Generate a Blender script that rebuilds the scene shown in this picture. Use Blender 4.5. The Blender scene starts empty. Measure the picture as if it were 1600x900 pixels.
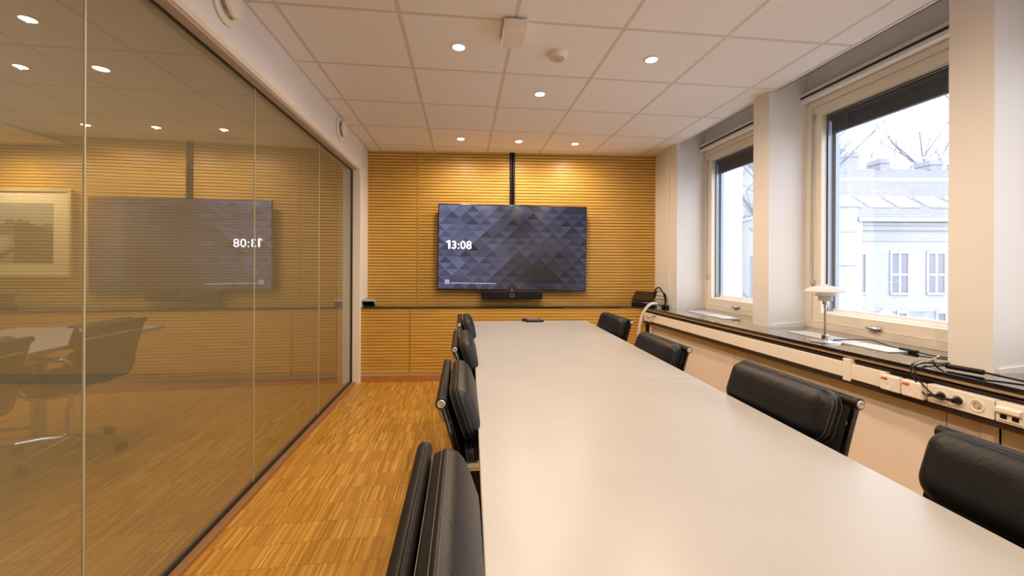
import bpy, bmesh, math, random
from mathutils import Vector, Matrix, Euler
random.seed(7)
PI = math.pi
C = bpy.context.scene.collection

# ------------------------------------------------------------------ materials
def nt(name):
    m = bpy.data.materials.new(name); m.use_nodes = True
    t = m.node_tree; t.nodes.clear()
    out = t.nodes.new('ShaderNodeOutputMaterial')
    return m, t, out
def N(t, kind, **kw):
    n = t.nodes.new(kind)
    for k, v in kw.items(): setattr(n, k, v)
    return n
def principled(name, col, rough=.5, metal=0., var=0., scale=8., bump=0., bscale=60., spec=.5, stretch=None, coat=0.):
    m, t, out = nt(name)
    b = N(t, 'ShaderNodeBsdfPrincipled')
    b.inputs['Base Color'].default_value = (*col, 1); b.inputs['Roughness'].default_value = rough
    b.inputs['Metallic'].default_value = metal; b.inputs['Specular IOR Level'].default_value = spec
    b.inputs['Coat Weight'].default_value = coat
    t.links.new(b.outputs[0], out.inputs[0])
    if var or bump:
        tc = N(t, 'ShaderNodeTexCoord'); mp = N(t, 'ShaderNodeMapping')
        t.links.new(tc.outputs['Object'], mp.inputs[0])
        if stretch: mp.inputs['Scale'].default_value = stretch
    if var:
        nz = N(t, 'ShaderNodeTexNoise'); nz.inputs['Scale'].default_value = scale; nz.inputs['Detail'].default_value = 5
        t.links.new(mp.outputs[0], nz.inputs[0])
        r = N(t, 'ShaderNodeValToRGB')
        r.color_ramp.elements[0].position = .3; r.color_ramp.elements[1].position = .7
        r.color_ramp.elements[0].color = (*[c*(1-var) for c in col], 1)
        r.color_ramp.elements[1].color = (*[min(1, c*(1+var)) for c in col], 1)
        t.links.new(nz.outputs['Fac'], r.inputs[0]); t.links.new(r.outputs[0], b.inputs['Base Color'])
    if bump:
        nb = N(t, 'ShaderNodeTexNoise'); nb.inputs['Scale'].default_value = bscale; nb.inputs['Detail'].default_value = 4
        t.links.new(mp.outputs[0], nb.inputs[0])
        bp = N(t, 'ShaderNodeBump'); bp.inputs['Strength'].default_value = bump; bp.inputs['Distance'].default_value = .01
        t.links.new(nb.outputs['Fac'], bp.inputs['Height']); t.links.new(bp.outputs[0], b.inputs['Normal'])
    return m
def emission(name, col, s):
    m, t, out = nt(name)
    e = N(t, 'ShaderNodeEmission'); e.inputs[0].default_value = (*col, 1); e.inputs[1].default_value = s
    t.links.new(e.outputs[0], out.inputs[0]); return m
def glass_mat(name, tint, ref0, ref1, refl_tint=(1, 1, 1), rough=0., veil=None):
    # clear or tinted pane: what passes through is tinted, what bounces off grows towards grazing angles
    m, t, out = nt(name)
    tr = N(t, 'ShaderNodeBsdfTransparent'); tr.inputs[0].default_value = (*tint, 1)
    gl = N(t, 'ShaderNodeBsdfGlossy'); gl.inputs['Color'].default_value = (*refl_tint, 1); gl.inputs['Roughness'].default_value = rough
    lw = N(t, 'ShaderNodeLayerWeight'); lw.inputs[0].default_value = .5
    mr = N(t, 'ShaderNodeMapRange'); mr.inputs['To Min'].default_value = ref0; mr.inputs['To Max'].default_value = ref1
    t.links.new(lw.outputs['Facing'], mr.inputs[0])
    mx = N(t, 'ShaderNodeMixShader')
    base = tr.outputs[0]
    if veil:                                   # hazy veil over the pane, put in as diffuse colour
        df = N(t, 'ShaderNodeBsdfDiffuse'); df.inputs[0].default_value = (*veil[1], 1)
        mf = N(t, 'ShaderNodeMixShader'); mf.inputs[0].default_value = veil[0]
        t.links.new(tr.outputs[0], mf.inputs[1]); t.links.new(df.outputs[0], mf.inputs[2]); base = mf.outputs[0]
    t.links.new(mr.outputs[0], mx.inputs[0]); t.links.new(base, mx.inputs[1]); t.links.new(gl.outputs[0], mx.inputs[2])
    t.links.new(mx.outputs[0], out.inputs[0]); return m

def parquet():
    m, t, out = nt('industrial_oak_parquet')
    b = N(t, 'ShaderNodeBsdfPrincipled'); b.inputs['Roughness'].default_value = .38
    tc = N(t, 'ShaderNodeTexCoord'); sp = N(t, 'ShaderNodeSeparateXYZ'); t.links.new(tc.outputs['Object'], sp.inputs[0])
    def M(op, a, b_=None):
        n = N(t, 'ShaderNodeMath', operation=op)
        for i, v in enumerate((a, b_)):
            if v is None: continue
            if isinstance(v, (int, float)): n.inputs[i].default_value = v
            else: t.links.new(v, n.inputs[i])
        return n.outputs[0]
    u = M('DIVIDE', sp.outputs[0], .0092)
    blk = M('FLOOR', M('DIVIDE', u, 26.))
    v0 = M('DIVIDE', sp.outputs[1], .15)
    wn0 = N(t, 'ShaderNodeTexWhiteNoise', noise_dimensions='1D'); t.links.new(blk, wn0.inputs['W'])
    v = M('ADD', v0, M('MULTIPLY', wn0.outputs[0], .12))
    fu = M('FLOOR', u); fv = M('FLOOR', v)
    cmb = N(t, 'ShaderNodeCombineXYZ'); t.links.new(fu, cmb.inputs[0]); t.links.new(fv, cmb.inputs[1])
    wn = N(t, 'ShaderNodeTexWhiteNoise', noise_dimensions='2D'); t.links.new(cmb.outputs[0], wn.inputs['Vector'])
    cmb2 = N(t, 'ShaderNodeCombineXYZ'); t.links.new(M('FLOOR', M('DIVIDE', u, 2.)), cmb2.inputs[0]); t.links.new(fv, cmb2.inputs[1])
    wn2 = N(t, 'ShaderNodeTexWhiteNoise', noise_dimensions='2D'); t.links.new(cmb2.outputs[0], wn2.inputs['Vector'])
    nz = N(t, 'ShaderNodeTexNoise'); mp = N(t, 'ShaderNodeMapping'); mp.inputs['Scale'].default_value = (180, 8, 1)
    t.links.new(tc.outputs['Object'], mp.inputs[0]); t.links.new(mp.outputs[0], nz.inputs[0]); nz.inputs['Scale'].default_value = 1
    mixv = M('ADD', M('MULTIPLY', wn.outputs[0], .65), M('ADD', M('MULTIPLY', wn2.outputs[0], .2), M('MULTIPLY', nz.outputs['Fac'], .25)))
    r = N(t, 'ShaderNodeValToRGB'); cr = r.color_ramp
    cr.elements[0].position = .1; cr.elements[0].color = (.33, .155, .019, 1)
    cr.elements[1].position = 1.; cr.elements[1].color = (.70, .43, .11, 1)
    for p_, c_ in ((.35, (.43, .215, .032, 1)), (.7, (.53, .29, .05, 1))):
        e = cr.elements.new(p_); e.color = c_
    t.links.new(mixv, r.inputs[0])
    gap = M('LESS_THAN', M('FRACT', v), .022); gap2 = M('LESS_THAN', M('FRACT', u), .05)
    g = M('MAXIMUM', M('MULTIPLY', gap, .45), M('MULTIPLY', gap2, .25))
    mx = N(t, 'ShaderNodeMixRGB'); mx.inputs[2].default_value = (.12, .05, .01, 1)
    t.links.new(g, mx.inputs[0]); t.links.new(r.outputs[0], mx.inputs[1]); t.links.new(mx.outputs[0], b.inputs['Base Color'])
    t.links.new(b.outputs[0], out.inputs[0]); return m

def slat_wood():
    m, t, out = nt('honey_oak_veneer')
    b = N(t, 'ShaderNodeBsdfPrincipled'); b.inputs['Roughness'].default_value = .42
    tc = N(t, 'ShaderNodeTexCoord'); mp = N(t, 'ShaderNodeMapping'); mp.inputs['Scale'].default_value = (1.6, 1.6, 30)
    nz = N(t, 'ShaderNodeTexNoise'); nz.inputs['Scale'].default_value = 1.5; nz.inputs['Detail'].default_value = 4
    t.links.new(tc.outputs['Object'], mp.inputs[0]); t.links.new(mp.outputs[0], nz.inputs[0])
    r = N(t, 'ShaderNodeValToRGB')
    r.color_ramp.elements[0].position = .3; r.color_ramp.elements[0].color = (.58, .335, .06, 1)
    r.color_ramp.elements[1].position = .72; r.color_ramp.elements[1].color = (.71, .44, .10, 1)
    t.links.new(nz.outputs['Fac'], r.inputs[0]); t.links.new(r.outputs[0], b.inputs['Base Color'])
    t.links.new(b.outputs[0], out.inputs[0]); return m
def groove_mat():
    # groove floor: a row of round perforations in darker wood
    m, t, out = nt('perforated_groove')
    b = N(t, 'ShaderNodeBsdfPrincipled'); b.inputs['Roughness'].default_value = .7
    tc = N(t, 'ShaderNodeTexCoord'); sp = N(t, 'ShaderNodeSeparateXYZ'); t.links.new(tc.outputs['Object'], sp.inputs[0])
    dv = N(t, 'ShaderNodeMath', operation='DIVIDE'); dv.inputs[1].default_value = .016; t.links.new(sp.outputs[0], dv.inputs[0])
    fr = N(t, 'ShaderNodeMath', operation='FRACT'); t.links.new(dv.outputs[0], fr.inputs[0])
    lt = N(t, 'ShaderNodeMath', operation='LESS_THAN'); lt.inputs[1].default_value = .6; t.links.new(fr.outputs[0], lt.inputs[0])
    mx = N(t, 'ShaderNodeMixRGB'); mx.inputs[1].default_value = (.15, .066, .009, 1); mx.inputs[2].default_value = (.02, .012, .004, 1)
    t.links.new(lt.outputs[0], mx.inputs[0]); t.links.new(mx.outputs[0], b.inputs['Base Color'])
    t.links.new(b.outputs[0], out.inputs[0]); return m

WALL   = principled('white_wall_paint', (.78, .77, .76), .6, var=.015, scale=3)
CREAM  = principled('cream_window_paint', (.84, .78, .67), .42, var=.02, scale=14, stretch=(1, 1, 6))
PANEL  = principled('light_beige_panel', (.80, .745, .68), .55, var=.02, scale=2.5)
TRUNK  = principled('white_plastic_trunking', (.84, .80, .73), .42)
PLAST  = principled('warm_white_plastic', (.84, .79, .70), .38)
TILE   = principled('mineral_ceiling_tile', (.88, .87, .86), .85, var=.02, scale=60, bump=.15, bscale=220)
TBAR   = principled('ceiling_grid_bar', (.68, .63, .575), .5)
WHITEM = principled('white_painted_metal', (.83, .83, .83), .35)
FLOORM = parquet()
WOOD   = slat_wood(); GROOVE = groove_mat()
WOODE  = principled('oak_edge_strip', (.50, .29, .045), .5, var=.1, scale=10)
OLIVE  = principled('groove_olive', (.22, .15, .022), .6)
BASEW  = principled('stained_baseboard', (.48, .20, .05), .45, var=.15, scale=5, stretch=(1, 1, 8))
SILLST = principled('polished_black_stone', (.014, .014, .016), .07, var=.2, scale=40, spec=1., coat=1.)
TANED  = principled('tan_rounded_edge', (.50, .37, .24), .38, var=.08, scale=6)
DARKBR = principled('dark_brown_channel', (.030, .018, .012), .45)
TABLET = principled('pale_grey_linoleum', (.365, .367, .372), .34, var=.03, scale=5, bump=.02, bscale=30)
TABLEE = principled('table_edge_band', (.52, .43, .33), .5)
LEATH  = principled('black_leather', (.007, .007, .008), .42, var=.25, scale=18, bump=.12, bscale=90, spec=.28)
SLINGM = principled('black_sling_leather', (.007, .0065, .006), .5, bump=.08, bscale=120, spec=.25)
STITCH = principled('grey_thread', (.11, .10, .09), .8)
CHROME = principled('polished_aluminium', (.80, .79, .77), .16, 1.)
STEEL  = principled('brushed_steel', (.62, .62, .62), .3, 1.)
SATIN  = principled('grey_aluminium', (.34, .38, .45), .42, .5)
BLACK  = principled('black_plastic', (.005, .005, .0055), .36, spec=.3)
BLACKM = principled('black_matt', (.005, .005, .005), .7, spec=.2)
CABLEB = principled('black_cable_rubber', (.006, .006, .006), .5, spec=.3)
CABLEG = principled('grey_cable', (.48, .48, .50), .5)
SPIRAL = principled('white_spiral_wrap', (.85, .83, .80), .45)
def opal():
    m, t, out = nt('opal_white_shade')
    d = N(t, 'ShaderNodeBsdfDiffuse'); d.inputs[0].default_value = (.92, .92, .92, 1)
    r = N(t, 'ShaderNodeBsdfTranslucent'); r.inputs[0].default_value = (.95, .95, .95, 1)
    mx = N(t, 'ShaderNodeMixShader'); mx.inputs[0].default_value = .5
    t.links.new(d.outputs[0], mx.inputs[1]); t.links.new(r.outputs[0], mx.inputs[2]); t.links.new(mx.outputs[0], out.inputs[0]); return m
OPAL = opal()
RAILM  = principled('dark_polished_rail', (.10, .098, .095), .22, 1.)
VENTM  = principled('vent_plate_paint', (.58, .59, .61), .4)
CAPM   = principled('satin_aluminium_cap', (.74, .72, .69), .34, .85)
GREYD  = principled('grey_plastic', (.36, .34, .31), .45)
TEAL   = principled('teal_plastic', (.10, .38, .28), .4)
REDINK = principled('red_print', (.72, .07, .025), .5)
GLASSW = glass_mat('clear_window_glass', (.97, .98, .99), .03, .30)
GLASSB = glass_mat('bronze_tinted_glass', (.43, .445, .345), .17, .46, (.95, .97, .98), 0., (.36, (.34, .315, .19)))
GASKET = principled('black_gasket', (.012, .012, .012), .5)
GEDGE  = principled('pale_glass_edge', (.46, .44, .32), .3)
FRAMEB = principled('brown_floor_channel', (.30, .16, .075), .45)
HEADR  = principled('taupe_head_rail', (.62, .54, .50), .45)
BLINDG = principled('grey_blind_slats', (.055, .065, .085), .5)
LAMPON = emission('lit_lamp_disc', (1, .93, .82), 9.)
SCRBEZ = principled('glossy_black_bezel', (.006, .006, .007), .2)
TXTW   = emission('lit_white_digits', (1, 1, 1), 2.6)
TXTD   = emission('lit_white_caption', (.9, .92, 1), .85)
TXTG   = principled('pale_grey_print', (.55, .55, .56), .4)
FRWOOD = principled('pale_picture_frame', (.60, .52, .36), .4)
MATB   = principled('off_white_mount', (.86, .80, .64), .8)

# ------------------------------------------------------------------ mesh builder
class MB:
    def __init__(s): s.v = []; s.f = []; s.mi = []; s.sm = []
    def add(s, vs, fs, mi=0, smooth=False):
        o = len(s.v); s.v += [tuple(v) for v in vs]
        for f in fs: s.f.append(tuple(i + o for i in f)); s.mi.append(mi); s.sm.append(smooth)
    def box(s, x0, x1, y0, y1, z0, z1, mi=0, M=None):
        vs = [Vector((x, y, z)) for z in (z0, z1) for y in (y0, y1) for x in (x0, x1)]
        if M: vs = [M @ v for v in vs]
        s.add(vs, [(0, 2, 3, 1), (4, 5, 7, 6), (0, 1, 5, 4), (2, 6, 7, 3), (0, 4, 6, 2), (1, 3, 7, 5)], mi)
    def bbox(s, x0, x1, y0, y1, z0, z1, b=.004, mi=0, M=None):
        # chamfered box
        bm = bmesh.new(); bmesh.ops.create_cube(bm, size=1)
        for v in bm.verts: v.co = Vector(((x0+x1)/2 + v.co.x*(x1-x0), (y0+y1)/2 + v.co.y*(y1-y0), (z0+z1)/2 + v.co.z*(z1-z0)))
        b = min(b, .45*min(x1-x0, y1-y0, z1-z0))
        bmesh.ops.bevel(bm, geom=bm.edges[:], offset=b, segments=2, profile=.5, affect='EDGES')
        if M: bm.transform(M)
        bm.verts.index_update()
        s.add([v.co.copy() for v in bm.verts], [[v.index for v in f.verts] for f in bm.faces], mi); bm.free()
    def quad(s, a, b, c, d, mi=0): s.add([a, b, c, d], [(0, 1, 2, 3)], mi)
    def tube(s, pts, r, n=8, mi=0, closed=False, cap=True, squash=None):
        pts = [Vector(p) for p in pts]; rs = r if isinstance(r, (list, tuple)) else [r]*len(pts)
        L = len(pts); tang = []
        for i in range(L):
            a = pts[i-1] if (i or closed) else pts[0]; b = pts[(i+1) % L] if (i < L-1 or closed) else pts[-1]
            tang.append((b-a).normalized())
        up = Vector((0, 0, 1)) if abs(tang[0].z) < .9 else Vector((0, 1, 0))
        nrm = (up - tang[0]*up.dot(tang[0])).normalized(); vs = []
        for i in range(L):
            nrm = nrm - tang[i]*nrm.dot(tang[i]); nrm.normalize(); bi = tang[i].cross(nrm)
            for k in range(n):
                a = 2*PI*k/n; sx, sy = (squash or (1, 1))
                vs.append(pts[i] + nrm*(math.cos(a)*rs[i]*sx) + bi*(math.sin(a)*rs[i]*sy))
        fs = []
        for i in range(L if closed else L-1):
            for k in range(n):
                a = i*n+k; b = i*n+(k+1) % n; j = ((i+1) % L)*n
                fs.append((a, b, j+(k+1) % n, j+k))
        s.add(vs, fs, mi, True)
        if cap and not closed:
            o = len(s.v)-len(vs)
            s.f.append(tuple(o+k for k in reversed(range(n)))); s.mi.append(mi); s.sm.append(False)
            s.f.append(tuple(o+(L-1)*n+k for k in range(n))); s.mi.append(mi); s.sm.append(False)
    def lathe(s, prof, n=32, mi=0, M=None, smooth=True):
        # prof: list of (radius, height) along local z
        vs = []
        for (r, z) in prof:
            for k in range(n):
                a = 2*PI*k/n; v = Vector((r*math.cos(a), r*math.sin(a), z)); vs.append(M @ v if M else v)
        fs = []
        for i in range(len(prof)-1):
            for k in range(n):
                fs.append((i*n+k, i*n+(k+1) % n, (i+1)*n+(k+1) % n, (i+1)*n+k))
        s.add(vs, fs, mi, smooth); o = len(s.v)-len(vs)
        for i, rev in ((0, True), (len(prof)-1, False)):
            if prof[i][0] > 1e-5:
                idx = [o+i*n+k for k in range(n)]
                s.f.append(tuple(reversed(idx) if rev else idx)); s.mi.append(mi); s.sm.append(False)
    def prism(s, poly, ext, mi=0, smooth=False):
        # planar polygon (list of Vectors) pushed along the vector ext
        poly = [Vector(p) for p in poly]; e = Vector(ext); n = len(poly)
        s.add(poly + [p+e for p in poly], [tuple(reversed(range(n))), tuple(range(n, 2*n))] + [(i, (i+1) % n, n+(i+1) % n, n+i) for i in range(n)], mi, smooth)
    def build(s, name, mats, parent=None, loc=None, rot=None, sharp=35):
        me = bpy.data.meshes.new(name); me.from_pydata(s.v, [], s.f)
        if not isinstance(mats, (list, tuple)): mats = [mats]
        for m in mats: me.materials.append(m)
        me.polygons.foreach_set('material_index', s.mi); me.polygons.foreach_set('use_smooth', s.sm)
        me.update()
        bm = bmesh.new(); bm.from_mesh(me); bmesh.ops.recalc_face_normals(bm, faces=bm.faces[:]); bm.to_mesh(me); bm.free()
        if any(s.sm): me.set_sharp_from_angle(angle=math.radians(sharp))
        o = bpy.data.objects.new(name, me); C.objects.link(o)
        if parent: o.parent = parent
        if loc: o.location = loc
        if rot: o.rotation_euler = rot
        return o

def empty(name, loc=(0, 0, 0), rot=(0, 0, 0), label=None, cat=None, group=None, kind=None):
    o = bpy.data.objects.new(name, None); C.objects.link(o); o.location = loc; o.rotation_euler = rot; o.empty_display_size = .1
    return tag(o, label, cat, group, kind)
def tag(o, label=None, cat=None, group=None, kind=None):
    if label: o['label'] = label
    if cat: o['category'] = cat
    if group: o['group'] = group
    if kind: o['kind'] = kind
    return o
def struct(o, label=None):
    o['kind'] = 'structure'
    if label: o['label'] = label
    return o
def copy_tree(o, parent=None):
    c = o.copy(); C.objects.link(c)
    if parent: c.parent = parent
    for ch in o.children: copy_tree(ch, c)
    return c
def text_mesh(name, body, size, mat, parent, M, bold=0., spacing=1.):
    cu = bpy.data.curves.new(name, 'FONT'); cu.body = body; cu.size = size; cu.offset = bold; cu.space_character = spacing; cu.extrude = .0006; cu.fill_mode = 'BOTH'
    ob = bpy.data.objects.new(name, cu); C.objects.link(ob)
    dg = bpy.context.evaluated_depsgraph_get(); me = bpy.data.meshes.new_from_object(ob.evaluated_get(dg))
    bpy.data.objects.remove(ob); bpy.data.curves.remove(cu)
    me.materials.clear(); me.materials.append(mat); me.transform(M); me.name = name
    o = bpy.data.objects.new(name, me); C.objects.link(o); o.parent = parent
    return o
def smooth_path(pts, n=8, closed=False):
    P = [Vector(p) for p in pts]; out = []; L = len(P)
    for i in range(L if closed else L-1):
        p0 = P[i-1] if (i or closed) else P[0]; p1 = P[i]; p2 = P[(i+1) % L]; p3 = P[(i+2) % L] if (closed or i+2 < L) else P[-1]
        for k in range(n):
            t = k/n
            out.append(.5*((2*p1)+(-p0+p2)*t+(2*p0-5*p1+4*p2-p3)*t*t+(-p0+3*p1-3*p2+p3)*t**3))
    if not closed: out.append(P[-1])
    return out

# ------------------------------------------------------------------ dimensions (metres, floor at z = 0)
ZC = 2.539                                   # ceiling
GX = -1.16                                   # glass partition plane
WX = 2.24                                    # face of the piers on the window wall
OX = 2.80                                    # outer face of the window wall
BACK_SL = -.0655                             # the slatted wall runs slightly askew
def yb(x, off=0.): return 4.853 + BACK_SL*(x+1.085) - off
BANG = math.atan(BACK_SL)
BM_ = Matrix.Translation((-1.085, 4.853, 0)) @ Matrix.Rotation(BANG, 4, 'Z')   # local x along the wall, -y into the room
YR = -2.2                                    # rear wall

# ------------------------------------------------------------------ floor, ceiling, shell
b = MB(); b.box(-6.2, 2.9, YR-.1, 5.5, -.12, 0); struct(b.build('floor', FLOORM))

gx0, gy0 = .2666, 2.7605
xl, xr = -1.075, 2.262
b = MB()
xs = [xl] + [gx0+.6*i for i in range(-2, 4) if xl+.02 < gx0+.6*i < xr-.02] + [xr]
ys = [YR] + [gy0+.6*j for j in range(-8, 4) if YR+.05 < gy0+.6*j < 5.0] + [5.2]
for i in range(len(xs)-1):
    for j in range(len(ys)-1):
        b.box(xs[i]+.0115, xs[i+1]-.0115, ys[j]+.0115, ys[j+1]-.0115, ZC, ZC+.02)
for x in xs: b.box(x-.012, x+.012, YR, 5.2, ZC+.0006, ZC+.03, 1)
for y in ys: b.box(xl, xr, y-.012, y+.012, ZC+.0012, ZC+.03, 1)
b.box(xl-.3, xr, YR, 5.2, ZC+.03, ZC+.06, 1)
struct(b.build('ceiling', [TILE, TBAR]))
b = MB()
b.box(xr-.004, xr+.022, YR, 4.63, ZC-.004, ZC+.004); b.box(xr+.014, xr+.022, YR, 4.63, ZC-.004, ZC+.30)
struct(b.build('trim_1', WHITEM))

# rear wall behind the camera, and the space above the window recesses
b = MB(); b.box(-6.2, 2.9, YR-.12, YR, 0, 2.9); struct(b.build('wall_rear', WALL))

# window wall: piers, spandrel below the sill, head above the windows
PIERS = [(4.120, 5.2), (2.800, 2.967), (1.500, 1.666), (.200, .366), (-1.10, -.934), (YR, -2.1)]
BAYS = [(2.967, 4.120), (1.666, 2.800), (.366, 1.500), (-.934, .200)]
b = MB()
for (a, c) in PIERS: b.box(WX, OX, a, c, 0, 2.84)
b.box(2.55, OX, YR, 4.2, 0, .80)
b.box(2.55, OX, YR, 4.2, 2.44, 2.84)
b.box(2.20, OX+.1, YR, 5.2, 2.80, 2.86)
b.box(2.55, OX, YR, -1.10, 0, 2.84)
struct(b.build('wall_right', WALL))
b = MB(); b.box(WX-.012, WX, 4.268, 4.312, .80, ZC-.03)
struct(b.build('trim_2', TRUNK))
# low moulded strip along the foot of each recess
b = MB()
for (a, c) in PIERS[1:4]:
    b.prism([(WX+.02, a, .796), (2.53, a, .796), (2.53, a, .835), (WX+.02, a, .815)], (0, -.008, 0))
struct(b.build('trim_3', WALL))

# ------------------------------------------------------------------ windows
def make_window(k, y0, y1):
    r = empty('window_%d' % k); struct(r)
    z0, z1 = .797, 2.455
    def ring(mb, a0, a1, c0, c1, w, xa, xb, mi=0, foot=None):
        mb.box(xa, xb, a0, a1, c0, c0+w, mi if foot is None else foot); mb.box(xa, xb, a0, a1, c1-w, c1, mi)
        mb.box(xa, xb, a0, a0+w, c0+w, c1-w, mi); mb.box(xa, xb, a1-w, a1, c0+w, c1-w, mi)
    f = MB(); ring(f, y0, y1, z0, z1, .045, 2.545, 2.66); f.build('frame', CREAM, r)
    s = MB(); ring(s, y0+.048, y1-.048, z0+.048, z1-.048, .068, 2.556, 2.60); s.build('sash', CREAM, r)
    a = MB(); ring(a, y0+.1165, y1-.1165, z0+.1165, z1-.1165, .012, 2.60, 2.665, 0, 1)
    ring(a, y0+.128, y1-.128, z0+.128, z1-.128, .02, 2.64, 2.67, 0, 1)
    a.build('glazing_frame', [SATIN, WHITEM], r)
    g = MB(); ring(g, y0+.116, y1-.116, z0+.116, z1-.116, .006, 2.598, 2.603, 0, 1); g.build('gasket', [GASKET, WHITEM], r)
    p = MB(); p.box(2.672, 2.678, y0+.118, y1-.118, z0+.118, z1-.118); p.build('pane', GLASSW, r)
    bl = MB(); ya, yb_ = y0+.15, y1-.15
    bl.box(2.606, 2.634, ya-.01, yb_+.01, 2.292, 2.322)
    for i in range(16):
        z = 2.288-.0052*i
        bl.box(2.604+.002*(i % 2), 2.634, ya, yb_, z-.0042, z)
    bl.box(2.605, 2.633, ya, yb_, 2.193, 2.203)
    for yc in (ya+.12, yb_-.12):
        bl.box(2.6005, 2.604, yc-.008, yc+.008, 2.19, 2.30)
    bl.build('blind', BLINDG, r)
    rl = MB(); rl.bbox(2.49, 2.548, y0+.004, y1+.03 if y1 < 4 else y1-.002, 2.455, 2.53, .012)
    rail = rl.build('roller_rail', WHITEM, r)
    sl = MB(); sl.box(2.4885, 2.4905, y0+.006, y1-.004, 2.482, 2.499); sl.build('rail_slot', DARKBR, rail)
    h = MB(); yc = (y0+y1)/2
    Mh = Matrix.Translation((2.556, yc+.03, .862)) @ Matrix.Rotation(-PI/2, 4, 'Y')
    h.lathe([(.0, 0), (.016, 0), (.016, .012), (.011, .018), (.011, .034), (0, .034)], 16, M=Mh)
    h.tube([(2.528, yc+.02, .862), (2.518, yc+.03, .862), (2.520, yc+.06, .863), (2.524, yc+.085, .864)], [.009, .0105, .010, .008], 10)
    h.bbox(2.546, 2.556, yc+.01, yc+.095, .850, .874, .004)
    h.build('handle', STEEL, r)
    c = MB()
    yl = y1-.062
    pts = smooth_path([(2.552, yl, 2.345), (2.535, yl+.004, 2.2), (2.535, yl+.012, 1.7), (2.535, yl+.016, 1.32), (2.532, yl+.008, 1.16), (2.532, yl-.012, 1.15), (2.535, yl-.012, 1.32), (2.535, yl-.006, 1.7), (2.535, yl, 2.2), (2.552, yl, 2.33)], 5)
    c.tube(pts, .0032, 6)
    c.bbox(2.524, 2.542, yl-.012, yl+.012, 1.118, 1.152, .004); c.bbox(2.54, 2.556, yl-.01, yl+.01, 2.325, 2.36, .003)
    c.build('blind_cord', CABLEG, r)
    return r
for k, (a, c) in enumerate(BAYS): make_window(k+1, a, c)

# ------------------------------------------------------------------ slatted back wall
PITCH = .0338
def slats(mb, x0, x1, z0, z1, pitch, M, front=-.016, gap=.0075, depth=.013):
    # grooved board: profile swept along the wall; groove floors take material 1
    prof = []; z = z1-.02; prof.append((z1, front, 0))
    while z-gap > z0+.012:
        prof += [(z, front, 0), (z, front+depth, 1), (z-gap, front+depth, 0), (z-gap, front, 0)]
        z -= pitch
    prof.append((z0, front, 0))
    vs = []
    for (zz, yy, _) in prof: vs += [M @ Vector((x0, yy, zz)), M @ Vector((x1, yy, zz))]
    for i in range(len(prof)-1):
        mi = 1 if (prof[i][2] == 1) else 0
        mb.add([vs[2*i], vs[2*i+1], vs[2*i+3], vs[2*i+2]], [(0, 1, 2, 3)], mi)
I4 = Matrix.Identity(4)
wb = empty('wall_back', (-1.085, 4.853, 0), (0, 0, BANG)); struct(wb)
LW = 3.338
b = MB(); b.box(-5.4, 4.4, 0, .12, 0, 2.75); b.build('masonry', WALL, wb)
def acoustic(name, parent, x0, x1, z0, z1, pitch, side=.010, front=-.016):
    m = MB(); slats(m, x0+side, x1-side, z0, z1, pitch, I4, front)
    for a in (x0, x1-side): m.box(a, a+side, front-.0005, 0, z0, z1, 2)
    m.box(x0, x1, front+.012, 0, z1-.002, z1); m.box(x0, x1, front+.012, 0, z0, z0+.002)
    return m.build(name, [WOOD, GROOVE, WOODE], parent)
acoustic('acoustic_panel', wb, 0, .557, .80, ZC, PITCH)
acoustic('acoustic_panel', wb, .561, LW, .80, ZC, PITCH)
m = MB(); m.box(.556, .562, -.013, 0, .80, ZC-.02); m.build('panel_joint', OLIVE, wb)
# room next door: same boards continue behind the glass
acoustic('acoustic_panel', wb, -1.62, -.02, .80, 2.75, PITCH)
acoustic('acoustic_panel', wb, -4.9, -1.624, .80, 2.75, PITCH)

# cabinets under the counter
CD = .338
cab = empty('cabinet', (-1.085, 4.853, 0), (0, 0, BANG), 'long slatted oak cabinet under the black counter on the far wall', 'cabinet')
m = MB(); m.box(.018, LW-.24, -CD+.017, -.002, .11, .779); m.build('carcass', WOODE, cab)
def cabpanel(x0, x1):
    M2 = MB(); slats(M2, x0+.008, x1-.008, .098, .776, .0325, I4, -CD, .0075, .013)
    for a in (x0, x1-.008): M2.box(a, a+.008, -CD-.0005, -CD+.016, .098, .776, 2)
    M2.box(x0, x1, -CD+.012, -CD+.016, .098, .776, 0)
    return M2.build('front_panel', [WOOD, GROOVE, WOODE], cab)
cabpanel(.018, .541); cabpanel(.546, LW-.238)
m = MB(); m.box(.538, .549, -CD+.008, -CD+.016, .10, .77); m.build('panel_joint', OLIVE, cab)
m = MB(); m.box(.018, LW-.24, -CD+.030, -CD+.075, .045, .0965); m.build('plinth', TRUNK, cab)
m = MB(); m.box(.0, LW-.24, -CD+.018, -CD+.030, .0, .060); struct(m.build('baseboard_back', BASEW, None, (-1.085, 4.853, 0), (0, 0, BANG)))
m = MB(); m.bbox(.005, LW-.02, -CD-.012, -.017, .780, .797, .002)
ct = m.build('counter_top', SILLST, None, (-1.085, 4.853, 0), (0, 0, BANG))
tag(ct, 'thin black counter top running along the foot of the slatted wall', 'counter top')

# ------------------------------------------------------------------ sill assembly under the windows
SA = math.atan(-.0298)                         # runs slightly off parallel
SM = Matrix.Translation((2.05, 1.4, 0)) @ Matrix.Rotation(-SA, 4, 'Z')
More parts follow.
